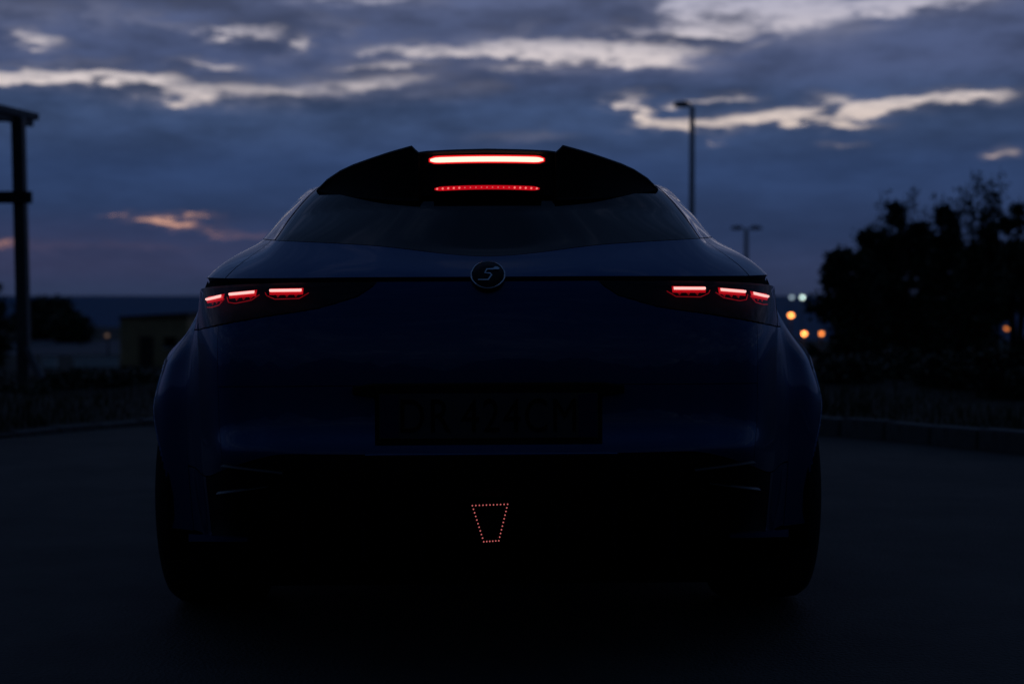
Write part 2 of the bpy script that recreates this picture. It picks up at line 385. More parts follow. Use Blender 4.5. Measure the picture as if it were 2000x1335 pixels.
# ------------------------------------------------------------------ the car
Y0 = 3.30
car = empty('car', (0, Y0, 0.0))
car.rotation_euler = (0, -0.0052, 0)
tag(car, 'low dark blue wide-body hatchback parked with its red tail lights on', 'car')
def P(off, py, y): return (off * (Y0 + y) / F, y, H + (EY - py) * (Y0 + y) / F)
NET = [
 # c0 rear centre
 [P(0, 1055, .13), P(0, 888, .015), P(0, 830, .045), P(0, 690, .06), P(0, 549, .10), P(0, 541, .108), P(0, 500, .180), (0, .283, 1.092), (0, .40, 1.212), (0, 1.0, 1.26), (0, 1.70, 1.285)],
 [P(250, 1055, .15), P(250, 887, .03), P(250, 830, .06), P(245, 690, .075), P(240, 549, .12), P(238, 541, .128), P(228, 478, .228), (.255, .322, 1.102), (.235, .43, 1.208), (.17, 1.05, 1.258), (0, 1.72, 1.286)],
 [P(440, 1053, .21), P(445, 884, .086), P(447, 830, .11), P(447, 690, .125), P(443, 551, .175), P(440, 542, .187), P(405, 468, .34), (.500, .45, 1.095), (.435, .58, 1.188), (.30, 1.15, 1.255), (0, 1.75, 1.287)],
 [P(505, 1052, .25), P(522, 884, .146), P(526, 830, .165), P(528, 690, .175), P(520, 555, .235), P(512, 542, .25), P(421, 467, .44), (.540, .555, 1.10), (.472, .69, 1.189), (.33, 1.2, 1.257), (0, 1.765, 1.2875)],
 [P(545, 1050, .36), P(557, 884, .255), P(561, 830, .275), P(562, 690, .28), P(557, 560, .31), P(546, 541, .33), (.605, .56, 1.038), (.577, .70, 1.105), (.50, .84, 1.19), (.36, 1.25, 1.258), (0, 1.78, 1.288)],
 [(.765, .42, .27), (.778, .41, .50), (.780, .41, .58), (.772, .41, .72), (.739, .40, .893), (.728, .41, .927), (.632, .70, 1.043), (.602, .85, 1.111), (.525, .98, 1.204), (.37, 1.33, 1.261), (0, 1.795, 1.2885)],
 [(.866, .50, .27), (.874, .50, .50), (.872, .50, .58), (.850, .49, .70), (.754, .47, .875), (.742, .49, .92), (.655, .85, 1.046), (.622, 1.0, 1.116), (.545, 1.12, 1.216), (.38, 1.42, 1.264), (0, 1.81, 1.289)],
 [(.925, .62, .27), (.932, .62, .5), (.928, .62, .56), (.886, .62, .70), (.788, .62, .845), (.765, .62, .90), (.667, 1.0, 1.046), (.634, 1.15, 1.121), (.556, 1.26, 1.226), (.40, 1.5, 1.27), (0, 1.84, 1.29)],
 [(.970, .85, .27), (.973, .85, .48), (.968, .85, .54), (.943, .85, .69), (.848, .85, .812), (.795, .85, .878), (.668, 1.18, 1.045), (.638, 1.3, 1.126), (.56, 1.4, 1.236), (.40, 1.6, 1.276), (0, 1.88, 1.291)],
 [(.90, 1.4, .25), (.908, 1.4, .47), (.908, 1.4, .55), (.90, 1.4, .69), (.852, 1.4, .82), (.80, 1.4, .89), (.675, 1.5, 1.04), (.642, 1.55, 1.128), (.57, 1.62, 1.24), (.40, 1.75, 1.28), (0, 1.95, 1.292)],
 [(.86, 2.1, .2), (.885, 2.1, .45), (.89, 2.1, .55), (.885, 2.1, .69), (.85, 2.1, .82), (.80, 2.1, .89), (.70, 2.1, 1.0), (.645, 2.1, 1.125), (.58, 2.1, 1.245), (.40, 2.1, 1.283), (0, 2.1, 1.294)],
 [(.86, 2.75, .2), (.885, 2.75, .45), (.888, 2.75, .55), (.88, 2.75, .69), (.84, 2.75, .82), (.785, 2.75, .875), (.695, 2.75, .95), (.63, 2.65, 1.1), (.565, 2.5, 1.232), (.40, 2.4, 1.276), (0, 2.25, 1.293)],
 [(.92, 3.38, .27), (.925, 3.38, .5), (.92, 3.38, .58), (.90, 3.38, .70), (.84, 3.38, .82), (.78, 3.38, .85), (.66, 3.0, .92), (.60, 2.8, 1.05), (.52, 2.56, 1.2), (.33, 2.42, 1.268), (0, 2.3, 1.292)],
 [(.80, 3.98, .25), (.82, 3.96, .45), (.82, 3.95, .55), (.80, 3.93, .66), (.74, 3.9, .74), (.68, 3.86, .77), (.45, 3.14, .92), (.40, 2.86, 1.06), (.36, 2.61, 1.21), (.22, 2.45, 1.274), (0, 2.33, 1.291)],
 [(.58, 4.24, .22), (.60, 4.24, .45), (.59, 4.22, .53), (.56, 4.16, .63), (.50, 4.06, .69), (.46, 3.99, .715), (.25, 3.2, .92), (.24, 2.89, 1.07), (.2, 2.63, 1.215), (.12, 2.48, 1.279), (0, 2.35, 1.291)],
 [(0, 4.38, .2), (0, 4.38, .45), (0, 4.35, .53), (0, 4.28, .64), (0, 4.15, .70), (0, 4.08, .725), (0, 3.22, .925), (0, 2.9, 1.075), (0, 2.64, 1.22), (0, 2.49, 1.282), (0, 2.36, 1.291)],
]
NET = np.array(NET, float)
UK = np.array([0, .30, .57, .70, .81, .93, 1.06, 1.24, 1.47, 2.0, 2.7, 3.35, 4.0, 4.55, 4.95, 5.6])
VK = np.array([0, .20, .27, .43, .60, .615, .78, .95, 1.10, 1.50, 2.0])
UE = UK[-1]
mir = np.array([-1, 1, 1.0])
NETX = np.concatenate([(NET[2:0:-1] * mir), NET, NET[-2:-4:-1] * mir]); UX = np.concatenate([-UK[2:0:-1], UK, 2 * UE - UK[-2:-4:-1]])
def par_t(x, y):
    h = np.diff(x); d = np.diff(y, axis=0) / h.reshape(-1, *([1] * (y.ndim - 1)))
    m = np.zeros_like(y); m[0] = d[0]; m[-1] = d[-1]
    for i in range(1, len(x) - 1): m[i] = (h[i] * d[i - 1] + h[i - 1] * d[i]) / (h[i - 1] + h[i])
    return m
MU = par_t(UX, NETX)
def surf(u, v):
    """car skin at scalar u (round the plan, from the rear centre) and v (from the sill up over the roof)"""
    sgn = 1.0
    if u < 0: u = -u; sgn = -sgn
    if u > UE: u = 2 * UE - u; sgn = -sgn
    i = int(np.clip(np.searchsorted(UX, u) - 1, 0, len(UX) - 2)); h = UX[i + 1] - UX[i]; t = (u - UX[i]) / h
    col = NETX[i] * (2 * t**3 - 3 * t**2 + 1) + MU[i] * h * (t**3 - 2 * t**2 + t) + NETX[i + 1] * (-2 * t**3 + 3 * t**2) + MU[i + 1] * h * (t**3 - t**2)
    out = np.array([float(herm(VK, col[:, k], pchip_t(VK, col[:, k]), v)) for k in range(3)])
    out[0] *= sgn
    return out
_colcache = {}
def surf_col(u):
    key = round(u, 6)
    if key not in _colcache:
        sgn = 1.0; uu = u
        if uu < 0: uu = -uu; sgn = -sgn
        if uu > UE: uu = 2 * UE - uu; sgn = -sgn
        i = int(np.clip(np.searchsorted(UX, uu) - 1, 0, len(UX) - 2)); h = UX[i + 1] - UX[i]; t = (uu - UX[i]) / h
        col = NETX[i] * (2 * t**3 - 3 * t**2 + 1) + MU[i] * h * (t**3 - 2 * t**2 + t) + NETX[i + 1] * (-2 * t**3 + 3 * t**2) + MU[i + 1] * h * (t**3 - t**2)
        col = col * np.array([sgn, 1, 1]); _colcache[key] = (col, [pchip_t(VK, col[:, k]) for k in range(3)])
    return _colcache[key]
def surf_v(u, v):
    col, ms = surf_col(u); v = np.asarray(v, float)
    return np.stack([herm(VK, col[:, k], ms[k], v) for k in range(3)], axis=-1)
def surf_n(u, v):
    e = .004
    du = surf_v(u + e, v) - surf_v(u - e, v); v = np.asarray(v, float)
    dv = surf_v(u, np.minimum(v + e, 2)) - surf_v(u, np.maximum(v - e, 0))
    n = np.cross(du, dv); L = np.linalg.norm(n, axis=-1, keepdims=True); return n / np.maximum(L, 1e-9)

def patch(u0, u1, v0, v1, nu, nv, gap=.0022, off=0.0, flange=.014):
    """grid of points of the skin between u0..u1 and v0..v1 (v bounds may be functions of u) with edges turned in"""
    fv0 = v0 if callable(v0) else (lambda u: v0); fv1 = v1 if callable(v1) else (lambda u: v1)
    us = np.linspace(u0 + gap, u1 - gap, nu); V = []
    for u in us:
        vs = np.linspace(fv0(u) + gap, fv1(u) - gap, nv)
        p = surf_v(u, vs); nn = surf_n(u, vs); p = p + nn * off
        if flange:
            p = np.vstack([p[:1] - nn[:1] * flange, p, p[-1:] - nn[-1:] * flange])
            nn = np.vstack([nn[:1], nn, nn[-1:]])
        V.append((p, nn))
    G = np.array([q[0] for q in V]); Nn = np.array([q[1] for q in V])
    if flange:
        G = np.concatenate([G[:1] - Nn[:1] * flange, G, G[-1:] - Nn[-1:] * flange])
    a, b = G.shape[:2]
    verts = G.reshape(-1, 3); faces = []
    for i in range(a - 1):
        for j in range(b - 1): faces.append((i * b + j, (i + 1) * b + j, (i + 1) * b + j + 1, i * b + j + 1))
    return verts, faces
AX = [(.85, .335, .372), (3.38, .335, .365)]       # axle y, z, arch radius
def arch_cut(verts, faces, extra=0.0):
    verts = np.array(verts); keep = list(faces)
    for (ay, az, r) in AX:
        r = r + extra
        dy_, dz_ = verts[:, 1] - ay, verts[:, 2] - az; dd = np.hypot(dy_, dz_); ins = (dd < r) & (np.abs(verts[:, 0]) > .5)
        below = (np.abs(dy_) < r) & (verts[:, 2] < az) & (np.abs(verts[:, 0]) > .5)
        ins = ins | below
        keep = [q for q in keep if not all(ins[k] for k in q)]
        used = set(k for q in keep for k in q)
        for k in used:
            if ins[k]:
                if verts[k, 2] < az: verts[k, 1] = ay + math.copysign(r, dy_[k])
                else: verts[k, 1] = ay + dy_[k] / max(dd[k], 1e-6) * r; verts[k, 2] = az + dz_[k] / max(dd[k], 1e-6) * r
    idx = sorted(set(k for q in keep for k in q)); mp = {k: i for i, k in enumerate(idx)}
    return verts[idx], [tuple(mp[k] for k in q) for q in keep]

r1, r4, r5, r6, r8 = VK[1], VK[4], VK[5], VK[6], VK[8]
# ---- lamp outline
LB = np.array([(212, 549), (255, 577), (330, 599), (430, 614), (500, 626), (566, 640), (700, 655)], float)
def proj(p): D = Y0 + p[..., 1]; return p[..., 0] / D * F, EY - (p[..., 2] - H) / D * F
_vl = {}
def v_lamp(u):
    u = abs(u); k = round(u, 5)
    if k not in _vl:
        vs = np.linspace(r1, r4, 240); o, py = proj(surf_v(u, vs)); low = np.interp(np.minimum(o, 566), LB[:, 0], LB[:, 1])
        i = np.where(py > low)[0]
        _vl[k] = vs[i[-1]] if len(i) else r4
    return _vl[k]
us = np.linspace(.1, .5, 200); u_tip = us[[np.argmin(abs(np.array([proj(surf_v(u, np.array([r4])))[0][0] for u in us]) - 214))][0]]
U_OUT = .95; UC = .70; VT = .36
def vtop_face(u):
    return r4 if abs(u) < u_tip + .004 else min(r4, v_lamp(u) - .001)

def lip(u): return r1 - .05 * float(sstep(.48, .80, abs(u)))   # upper edge of the black diffuser drops at the corners

# core shell: black inner skin that closes every gap
def join(parts):
    mb = MB()
    for v_, f_ in parts: mb.add(v_, f_)
    return np.array(mb.v), mb.f
us = np.linspace(-UE, UE, 260, endpoint=True)
G = []
for u in us:
    vs = np.linspace(0, 2.0, 70); G.append(surf_v(u, vs) - surf_n(u, vs) * .045)
G = np.array(G); a_, b_ = G.shape[:2]; ff = [(i * b_ + j, (i + 1) * b_ + j, (i + 1) * b_ + j + 1, i * b_ + j + 1) for i in range(a_ - 1) for j in range(b_ - 1)]
cv, cf = arch_cut(G.reshape(-1, 3), ff, .012)
mesh_obj('inner_shell', cv, cf, 'matte_black', car)
mb = MB(); mb.box((0, 2.3, .19), (1.24, 3.7, .14)); mb.build('underbody', 'matte_black', car)

# skin for projecting details
SK = []; us2 = np.linspace(-1.1, 1.1, 180)
for u in us2: SK.append(surf_v(u, np.linspace(0, 1.1, 200)))
SK = np.array(SK); a_, b_ = SK.shape[:2]
bvh = BVHTree.FromPolygons([Vector(p) for p in SK.reshape(-1, 3)], [(i * b_ + j, (i + 1) * b_ + j, (i + 1) * b_ + j + 1, i * b_ + j + 1) for i in range(a_ - 1) for j in range(b_ - 1)])
def hit(off, py):
    o = Vector((0, -Y0, H)); d = Vector((off / F, 1, (EY - py) / F)).normalized()
    p, nrm, _, _ = bvh.ray_cast(o, d)
    if p is None: raise RuntimeError('miss %s %s' % (off, py))
    if nrm.y > 0: nrm = -nrm
    return p, nrm

# ---- painted panels
def both(fn, *a, **k):
    for sg in (1, -1):
        yield sg
v1_, f1_ = join([patch(-UC, UC, r5, r6, 120, 16), patch(-UC, UC, VT, vtop_face, 200, 26, gap=.0007)])
tailgate = mesh_obj('tailgate', v1_, f1_, 'paint', car, 35)
v1_, f1_ = patch(-UC, UC, lip, VT, 120, 18, gap=.0007); bumper = mesh_obj('rear_bumper', v1_, f1_, 'paint', car, 35)
v1_, f1_ = patch(-.80, .80, 0, lip, 120, 18); diffuser = mesh_obj('diffuser', v1_, f1_, 'satin_black', car, 35)
for sg in (1, -1):
    def pr(u0, u1, *a, **k):
        return patch(u0, u1, *a, **k) if sg > 0 else patch(-u1, -u0, *a, **k)
    parts = [pr(UC, U_OUT, lip, lambda u: v_lamp(u) - .001, 30, 30, gap=.0007), pr(.80, U_OUT, 0, r1 - .05, 24, 12), pr(U_OUT, 2.36, 0, r5, 180, 110, gap=.0, flange=.0),
              pr(UC, 2.36, r5, r6, 90, 16), pr(.63, 1.34, r6, r8, 44, 20), pr(2.36, 3.40, 0, .09, 40, 8)]
    v1_, f1_ = join(parts); v1_, f1_ = arch_cut(v1_, f1_)
    mesh_obj('quarter_panel', v1_, f1_, 'paint', car, 35)
v1_, f1_ = patch(-UE + .003, UE - .003, r8, 1.998, 240, 26, gap=.001); mesh_obj('roof', v1_, f1_, 'paint', car, 35)
v1_, f1_ = patch(-.62, .62, r6, r8, 110, 30, off=-.001); mesh_obj('rear_window', v1_, f1_, 'glass', car, 40)
for sg in (1, -1):
    def pr(u0, u1, *a, **k):
        return patch(u0, u1, *a, **k) if sg > 0 else patch(-u1, -u0, *a, **k)
    v1_, f1_ = pr(1.35, 2.33, r6 + .004, r8 - .01, 40, 14, off=-.004); mesh_obj('side_window', v1_, f1_, 'glass', car, 40)
    d_v, d_f = pr(2.36, 3.40, .09, r6, 50, 30); door = mesh_obj('door', d_v, d_f, 'paint', car, 35)
    v1_, f1_ = pr(2.37, 3.36, r6 + .004, r8 - .01, 40, 14, off=-.004); mesh_obj('side_window', v1_, f1_, 'glass', door, 40)
    hp, hn = Vector(surf_v(2.62, .52)) , Vector(surf_n(2.62, .52))
    if sg < 0: hp.x *= -1; hn.x *= -1
    mb = MB(); mb.bevbox(tuple(hp + hn * .012), (.03, .2, .028), .008); mb.build('door_handle', 'paint', door)
    v1_, f1_ = join([pr(3.40, 4.55, 0, r5, 90, 50, gap=.001, flange=0), pr(3.37, 3.88, r6, r8, 30, 16), pr(3.40, 4.2, r5, r6, 40, 12)])
    v1_, f1_ = arch_cut(v1_, f1_); mesh_obj('front_fender', v1_, f1_, 'paint', car, 35)
    mb = MB(); mb.bevbox((sg * .96, 2.62, .97), (.22, .09, .13), .035); mb.box((sg * .82, 2.62, .93), (.12, .05, .03)); mb.build('door_mirror', 'paint', car)
v1_, f1_ = patch(3.88, 2 * UE - 3.88, r6, r8, 60, 20, off=-.002); mesh_obj('windscreen', v1_, f1_, 'glass', car)
v1_, f1_ = patch(4.2, 2 * UE - 4.2, r5, r6, 80, 24); mesh_obj('bonnet', v1_, f1_, 'paint', car, 35)
v1_, f1_ = patch(4.55, 2 * UE - 4.55, 0, r5, 80, 30); mesh_obj('front_bumper', v1_, f1_, 'paint', car, 35)
# black strips under the glass shoulders between window row and roof
v1_, f1_ = patch(1.34, 3.37, r6, r8, 60, 16, off=-.012, flange=0); v2_ = np.array(v1_) * mir
mesh_obj('window_frame', v1_, f1_, 'gloss_black', car); mesh_obj('window_frame', v2_, f1_, 'gloss_black', car)

# ---- tail lamps
def strip3(pts_n, hh, dep, lift):
    """a bar with rounded look along points on the skin: list of (point, normal)"""
    mb = MB(); V = []; n = len(pts_n)
    for i, (p, nn) in enumerate(pts_n):
        tdir = (pts_n[min(i + 1, n - 1)][0] - pts_n[max(i - 1, 0)][0]).normalized(); up = nn.cross(tdir).normalized()
        if up.z < 0: up = -up
        c = p + nn * lift
        for (a, b) in ((-1, -.5), (-.6, .7), (0, 1), (.6, .7), (1, -.5)): V.append(c + up * hh * a + nn * dep * b)
    F_ = []
    for i in range(n - 1):
        for k in range(4): F_.append((i * 5 + k, i * 5 + k + 1, (i + 1) * 5 + k + 1, (i + 1) * 5 + k))
    F_.append((0, 1, 2, 3, 4)); F_.append(tuple((n - 1) * 5 + k for k in (4, 3, 2, 1, 0)))
    return mb.add(V, F_)
def line(o0, p0, o1, p1, n=8): return [hit(o0 + (o1 - o0) * k / (n - 1), p0 + (p1 - p0) * k / (n - 1)) for k in range(n)]
MOD = [  # bar ends (outward offset px, row), tray below
 ((365, 562.0), (427, 562.5), [(352, 566), (371, 577.5), (420, 578.5), (436, 571), (439, 565)]),
 ((458, 565.0), (507, 569.5), [(450, 569), (466, 580), (498, 586), (512, 584), (515, 574)]),
 ((524, 573.0), (553, 580.5), [(520, 577), (532, 590), (546, 595), (556, 596)]),
]
for sg in (1, -1):
    def pr(u0, u1, *a, **k):
        return patch(u0, u1, *a, **k) if sg > 0 else patch(-u1, -u0, *a, **k)
    v1_, f1_ = pr(u_tip, U_OUT, v_lamp, r4, 110, 22, gap=.001, off=-.026, flange=0)
    # housing with side walls up to the skin
    v2_, f2_ = pr(u_tip, U_OUT, v_lamp, r4, 110, 3, gap=.0005, off=-.001, flange=.030)
    b = 5; f2_ = [q for q in f2_ if (q[0] // b in (0, 110)) or (q[0] % b in (0, 3))]
    lamp = mesh_obj('tail_lamp', *join([(v1_, f1_), (v2_, f2_)]), 'satin_black', car, 40)
    lv, lf = pr(u_tip + .002, U_OUT, lambda u: v_lamp(u) + .0015, r4 - .001, 110, 20, gap=.0, off=.001, flange=0)
    mesh_obj('lens', lv, lf, 'lens', lamp, 50)
    for (b0, b1, tray) in MOD:
        pts = line(sg * b0[0], b0[1], sg * b1[0], b1[1], 9)
        strip3(pts, .0036, .003, -.006).build('light_bar', 'bar', lamp, 60)
        pts2 = line(sg * (b0[0] - 2), b0[1] + .4, sg * (b1[0] + 2), b1[1] + .4, 9)
        strip3(pts2, .0085, .002, -.012).build('bar_halo', 'bar_red', lamp, 60)  # glowing red strip that stands in for the halo round the bar
        tp = []
        for (q0, q1) in zip(tray[:-1], tray[1:]): tp += line(sg * q0[0], q0[1], sg * q1[0], q1[1], 5)[:-1]
        tp.append(hit(sg * tray[-1][0], tray[-1][1]))
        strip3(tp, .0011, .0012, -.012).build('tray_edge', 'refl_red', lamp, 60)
        w = b1[0] - b0[0]
        for k in range(3):
            cx_ = b0[0] + w * (.22 + .29 * k); cy_ = b0[1] + (b1[1] - b0[1]) * (.22 + .29 * k) + 8.5
            pp, nn = hit(sg * cx_, cy_); sc = .0046 if w > 40 else .0034
            right_ = Vector((0, 0, 1)).cross(nn).normalized(); up = nn.cross(right_)
            if up.z < 0: up = -up
            c = pp - nn * .016
            tv = [c + right_ * sc * 1.25 + up * sc * .8, c - right_ * sc * 1.25 + up * sc * .8, c - up * sc * .9, c + nn * .004 + up * sc * .3]
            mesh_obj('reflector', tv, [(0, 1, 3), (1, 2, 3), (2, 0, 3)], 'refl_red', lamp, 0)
    # thin painted lip over the lamp / break line
v1_, f1_ = patch(-U_OUT, U_OUT, r4 - .004, r5 + .003, 160, 4, gap=0, off=-.012, flange=0); mesh_obj('centre_seam', v1_, f1_, 'gap', car)

# ---- badge
bp, bn_ = hit(0, 537); bn_ = Vector((0, -.80, .60)); bx_ = Vector((1, 0, 0)); by_ = bn_.cross(bx_)
if by_.z < 0: by_ = -by_
bp = bp + Vector((0, -.016, .0)); RB = .0405
def bpt(x, y, z=0): return bp + bx_ * x * RB + by_ * y * RB + bn_ * z
mb = MB(); nn_ = 48; vv = [bpt(0, 0, .004)]
for (rr, zz) in ((.55, .0035), (.9, .002), (.97, 0), (.97, -.03)):
    vv += [bpt(rr * math.cos(2 * math.pi * k / nn_), rr * math.sin(2 * math.pi * k / nn_), zz) for k in range(nn_)]
ffc = [(0, 1 + k, 1 + (k + 1) % nn_) for k in range(nn_)]
for i in range(3): ffc += [(1 + i * nn_ + k, 1 + (i + 1) * nn_ + k, 1 + (i + 1) * nn_ + (k + 1) % nn_, 1 + i * nn_ + (k + 1) % nn_) for k in range(nn_)]
badge = mesh_obj('badge', vv, ffc, 'gloss_black', car, 50); badge['label'] = 'round black badge with a silver angular S'
mb = MB(); mb.tube([bpt(.985 * math.cos(2 * math.pi * k / 48), .985 * math.sin(2 * math.pi * k / 48), .001) for k in range(49)], .0018, 8, False); mb.build('badge_ring', 'chrome', badge)
SP = [((x - 958) / 203, (360 - y) / 165) for x, y in [(1088, 298), (1010, 303), (945, 305), (922, 350), (985, 356), (1003, 375), (960, 434), (838, 434)]]
SWID = [.075, .05, .045, .045, .045, .045, .045, .03]
vv = []; ffc = []
for i, (x, y) in enumerate(SP):
    p0 = Vector((*SP[max(i - 1, 0)], 0)); p1 = Vector((*SP[min(i + 1, len(SP) - 1)], 0)); d = (p1 - p0).normalized(); nrm = Vector((-d.y, d.x, 0)) * SWID[i]
    for sgn, zz in ((1, .004), (1, .0062), (-1, .0062), (-1, .004)): vv.append(bpt(x + nrm.x * sgn, y + nrm.y * sgn, zz))
for i in range(len(SP) - 1):
    for k in range(3): ffc.append((i * 4 + k, i * 4 + k + 1, (i + 1) * 4 + k + 1, (i + 1) * 4 + k))
mb = MB(); mb.add(vv, ffc)
hx = [((x - 958) / 203, (360 - y) / 165) for x, y in [(1020, 292), (1045, 274), (1078, 280), (1100, 297), (1078, 312), (1030, 308)]]
mb.add([bpt(x, y, .0065) for x, y in hx], [tuple(range(6))]); mb.build('badge_letter', 'chrome', badge, 0)

# ---- plate niche trim, plate, lip
def box_on(off0, off1, py0, py1, dep, lift, name, material, parent, bev=.004, seg=14):
    """block that follows the skin between two columns and two rows"""
    mb = MB(); V = []; n = seg
    for i in range(n):
        off = off0 + (off1 - off0) * i / (n - 1)
        pa, na = hit(off, py0); pb, nb = hit(off, py1); nn = ((na + nb) / 2).normalized(); up = (pa - pb).normalized()
        a, b = pa + nn * lift, pb + nn * lift
        taper = 1 if name == 'plate_recess' else min(1.0, (i + .15) / 1.2, (n - 1 - i + .15) / 1.2) if bev else 1
        m_ = (a + b) / 2; a = m_ + (a - m_) * (.55 + .45 * taper); b = m_ + (b - m_) * (.55 + .45 * taper)
        V += [a - nn * .02, a + nn * (dep - bev), a - up * bev + nn * dep, b + up * bev + nn * dep, b + nn * (dep - bev), b - nn * .02]
    F_ = []
    for i in range(n - 1):
        for k in range(5): F_.append((i * 6 + k, i * 6 + k + 1, (i + 1) * 6 + k + 1, (i + 1) * 6 + k))
    F_ += [tuple(range(6)), tuple((n - 1) * 6 + k for k in range(5, -1, -1))]
    return mb.add(V, F_).build(name, material, parent, 35)
box_on(-262, 262, 747, 775, .022, 0, 'tailgate_handle', 'satin_black', tailgate)
box_on(-222, 222, 777, 868, .004, 0, 'plate_recess', 'satin_black', bumper, .002, 14)
pl, pn = hit(0, 818); pr_a, _ = hit(0, 776); pr_b, _ = hit(0, 858)
hgt = (pr_a - pr_b).length; upv = (pr_a - pr_b).normalized(); pn = Vector((1, 0, 0)).cross(upv); pn = pn if pn.y < 0 else -pn
tilt = Matrix.Rotation(math.radians(-9), 3, 'X')
plc = pl + pn * .026 + Vector((0, 0, .004)); sc_ = (Y0 + plc.y) / F
upv = (Matrix.Rotation(math.radians(9), 3, 'X') @ upv); pn = Vector((1, 0, 0)).cross(upv); pn = pn if pn.y < 0 else -pn
def ppt(x, z, d=0): return plc + Vector((x * sc_, 0, 0)) + upv * (z * sc_) + pn * d
def quad_box(x0, x1, z0, z1, d0, d1):
    v_ = [ppt(x, z, d) for d in (d0, d1) for (x, z) in ((x0, z0), (x1, z0), (x1, z1), (x0, z1))]
    return v_, [(4, 5, 6, 7), (0, 1, 5, 4), (1, 2, 6, 5), (2, 3, 7, 6), (3, 0, 4, 7), (3, 2, 1, 0)]
mb = MB(); mb.add(*quad_box(-214, 214, -44, 44, -.006, 0)); plate = mb.build('number_plate', 'plate', bumper, 0); plate['label'] = 'dark number plate reading DR 424CM'
for sx in (-1, 1):
    mb = MB(); mb.add(*quad_box(min(sx * 212, sx * 176), max(sx * 212, sx * 176), -42, 42, 0, .0006)); mb.build('plate_band', 'plate_blue', plate, 0)
def text_mesh(txt, xc, size_px, name, parent, material, squeeze=1.0):
    c = bpy.data.curves.new('t', 'FONT'); c.body = txt; c.size = 1.0; c.extrude = 0.004; c.align_x = 'CENTER'; c.space_character = 1.12
    ob = bpy.data.objects.new('t', c); COL.objects.link(ob); bpy.context.view_layer.update()
    me = bpy.data.meshes.new_from_object(ob.evaluated_get(bpy.context.evaluated_depsgraph_get())); bpy.data.objects.remove(ob)
    me.name = name; cap = .70; k = size_px / cap
    for q in me.vertices:
        x, y, z = q.co; q.co = ppt(xc + x * k * squeeze, y * k - size_px / 2 + 1, .0004 + (z + .004) * .12)
    me.materials.clear(); me.materials.append(M[material]); o = bpy.data.objects.new(name, me); COL.objects.link(o); o.parent = parent; return o
text_mesh('DR', -126, 66, 'plate_letters', plate, 'ink', .78)
text_mesh('424', 5, 66, 'plate_letters', plate, 'ink', .78)
text_mesh('CM', 122, 66, 'plate_letters', plate, 'ink', .74)
box_on(-240, 250, 884.5, 889, .014, 0, 'bumper_lip', 'paint', bumper, .0015, 24)

# ---- lower aero: vent blades, winglets, fins, fog light
for sg in (1, -1):
    for (o0, p0, o1, p1) in ((428, 941, 524, 957), (400, 918, 515, 905)):
        pts = line(sg * o0, p0, sg * o1, p1, 8); strip3(pts, .004, .012, .004).build('vent_blade', 'gloss_black', diffuser, 50)
    pts = line(sg * 470, 1049, sg * 548, 1046, 10)
    mb = MB(); V = []; 
    for i, (p, nn) in enumerate(pts):
        t_ = i / 9; nh = Vector((nn.x, nn.y, 0)).normalized(); V += [p - nh * .02 + Vector((0, 0, .006)), p + nh * (.012 + .045 * t_) + Vector((0, 0, .002 + .012 * t_)), p + nh * (.012 + .045 * t_) - Vector((0, 0, .006)), p - nh * .02 - Vector((0, 0, .006))]
    F_ = [(i * 4 + k, i * 4 + (k + 1) % 4, (i + 1) * 4 + (k + 1) % 4, (i + 1) * 4 + k) for i in range(9) for k in range(4)] + [(0, 1, 2, 3), (39, 38, 37, 36)]
    mb.add(V, F_).build('winglet', 'paint', car, 40)
    for x in (.16, .30, .44):
        mb = MB(); mb.bevbox((sg * x, .20, .315), (.012, .26, .13), .004); mb.build('diffuser_fin', 'satin_black', diffuser)
FD = [(-33, 986), (36, 984), (18, 1047.5), (-11, 1049)]
fmin = min(hit(o, p)[0].y for o in (-42, 0, 42) for p in (978, 1015, 1052))
def fpt(off, py, d=0):
    p, _ = hit(off, py); return Vector((p.x, fmin - .008 - d, p.z))
cen = Vector((0, 0, 0))
ring = [fpt(a, b) for a, b in [(-42, 979), (45, 977), (25, 1053), (-18, 1053)]]
mb = MB(); mb.add([r for r in ring] + [r + Vector((0, .06, 0)) for r in ring], [(0, 1, 2, 3), (0, 4, 5, 1), (1, 5, 6, 2), (2, 6, 7, 3), (3, 7, 4, 0)])
fog = mb.build('fog_light', 'matte_black', car, 0); fog['label'] = 'trapezoid of small red LED dots low in the diffuser'
dots = []
for (a, b, cnt) in ((0, 1, 10), (1, 2, 10), (2, 3, 5), (3, 0, 10)):
    for k in range(cnt): t_ = k / cnt; dots.append((FD[a][0] + (FD[b][0] - FD[a][0]) * t_, FD[a][1] + (FD[b][1] - FD[a][1]) * t_))
led = None
for (a, b) in dots:
    if led is None:
        bm = bmesh.new(); bmesh.ops.create_icosphere(bm, subdivisions=1, radius=.0018); me = bpy.data.meshes.new('led'); bm.to_mesh(me); bm.free(); me.materials.append(M['led_dot']); led = me
    o = mesh_obj('led', None, None, None, fog, data=led); o.location = fpt(a, b, .001)

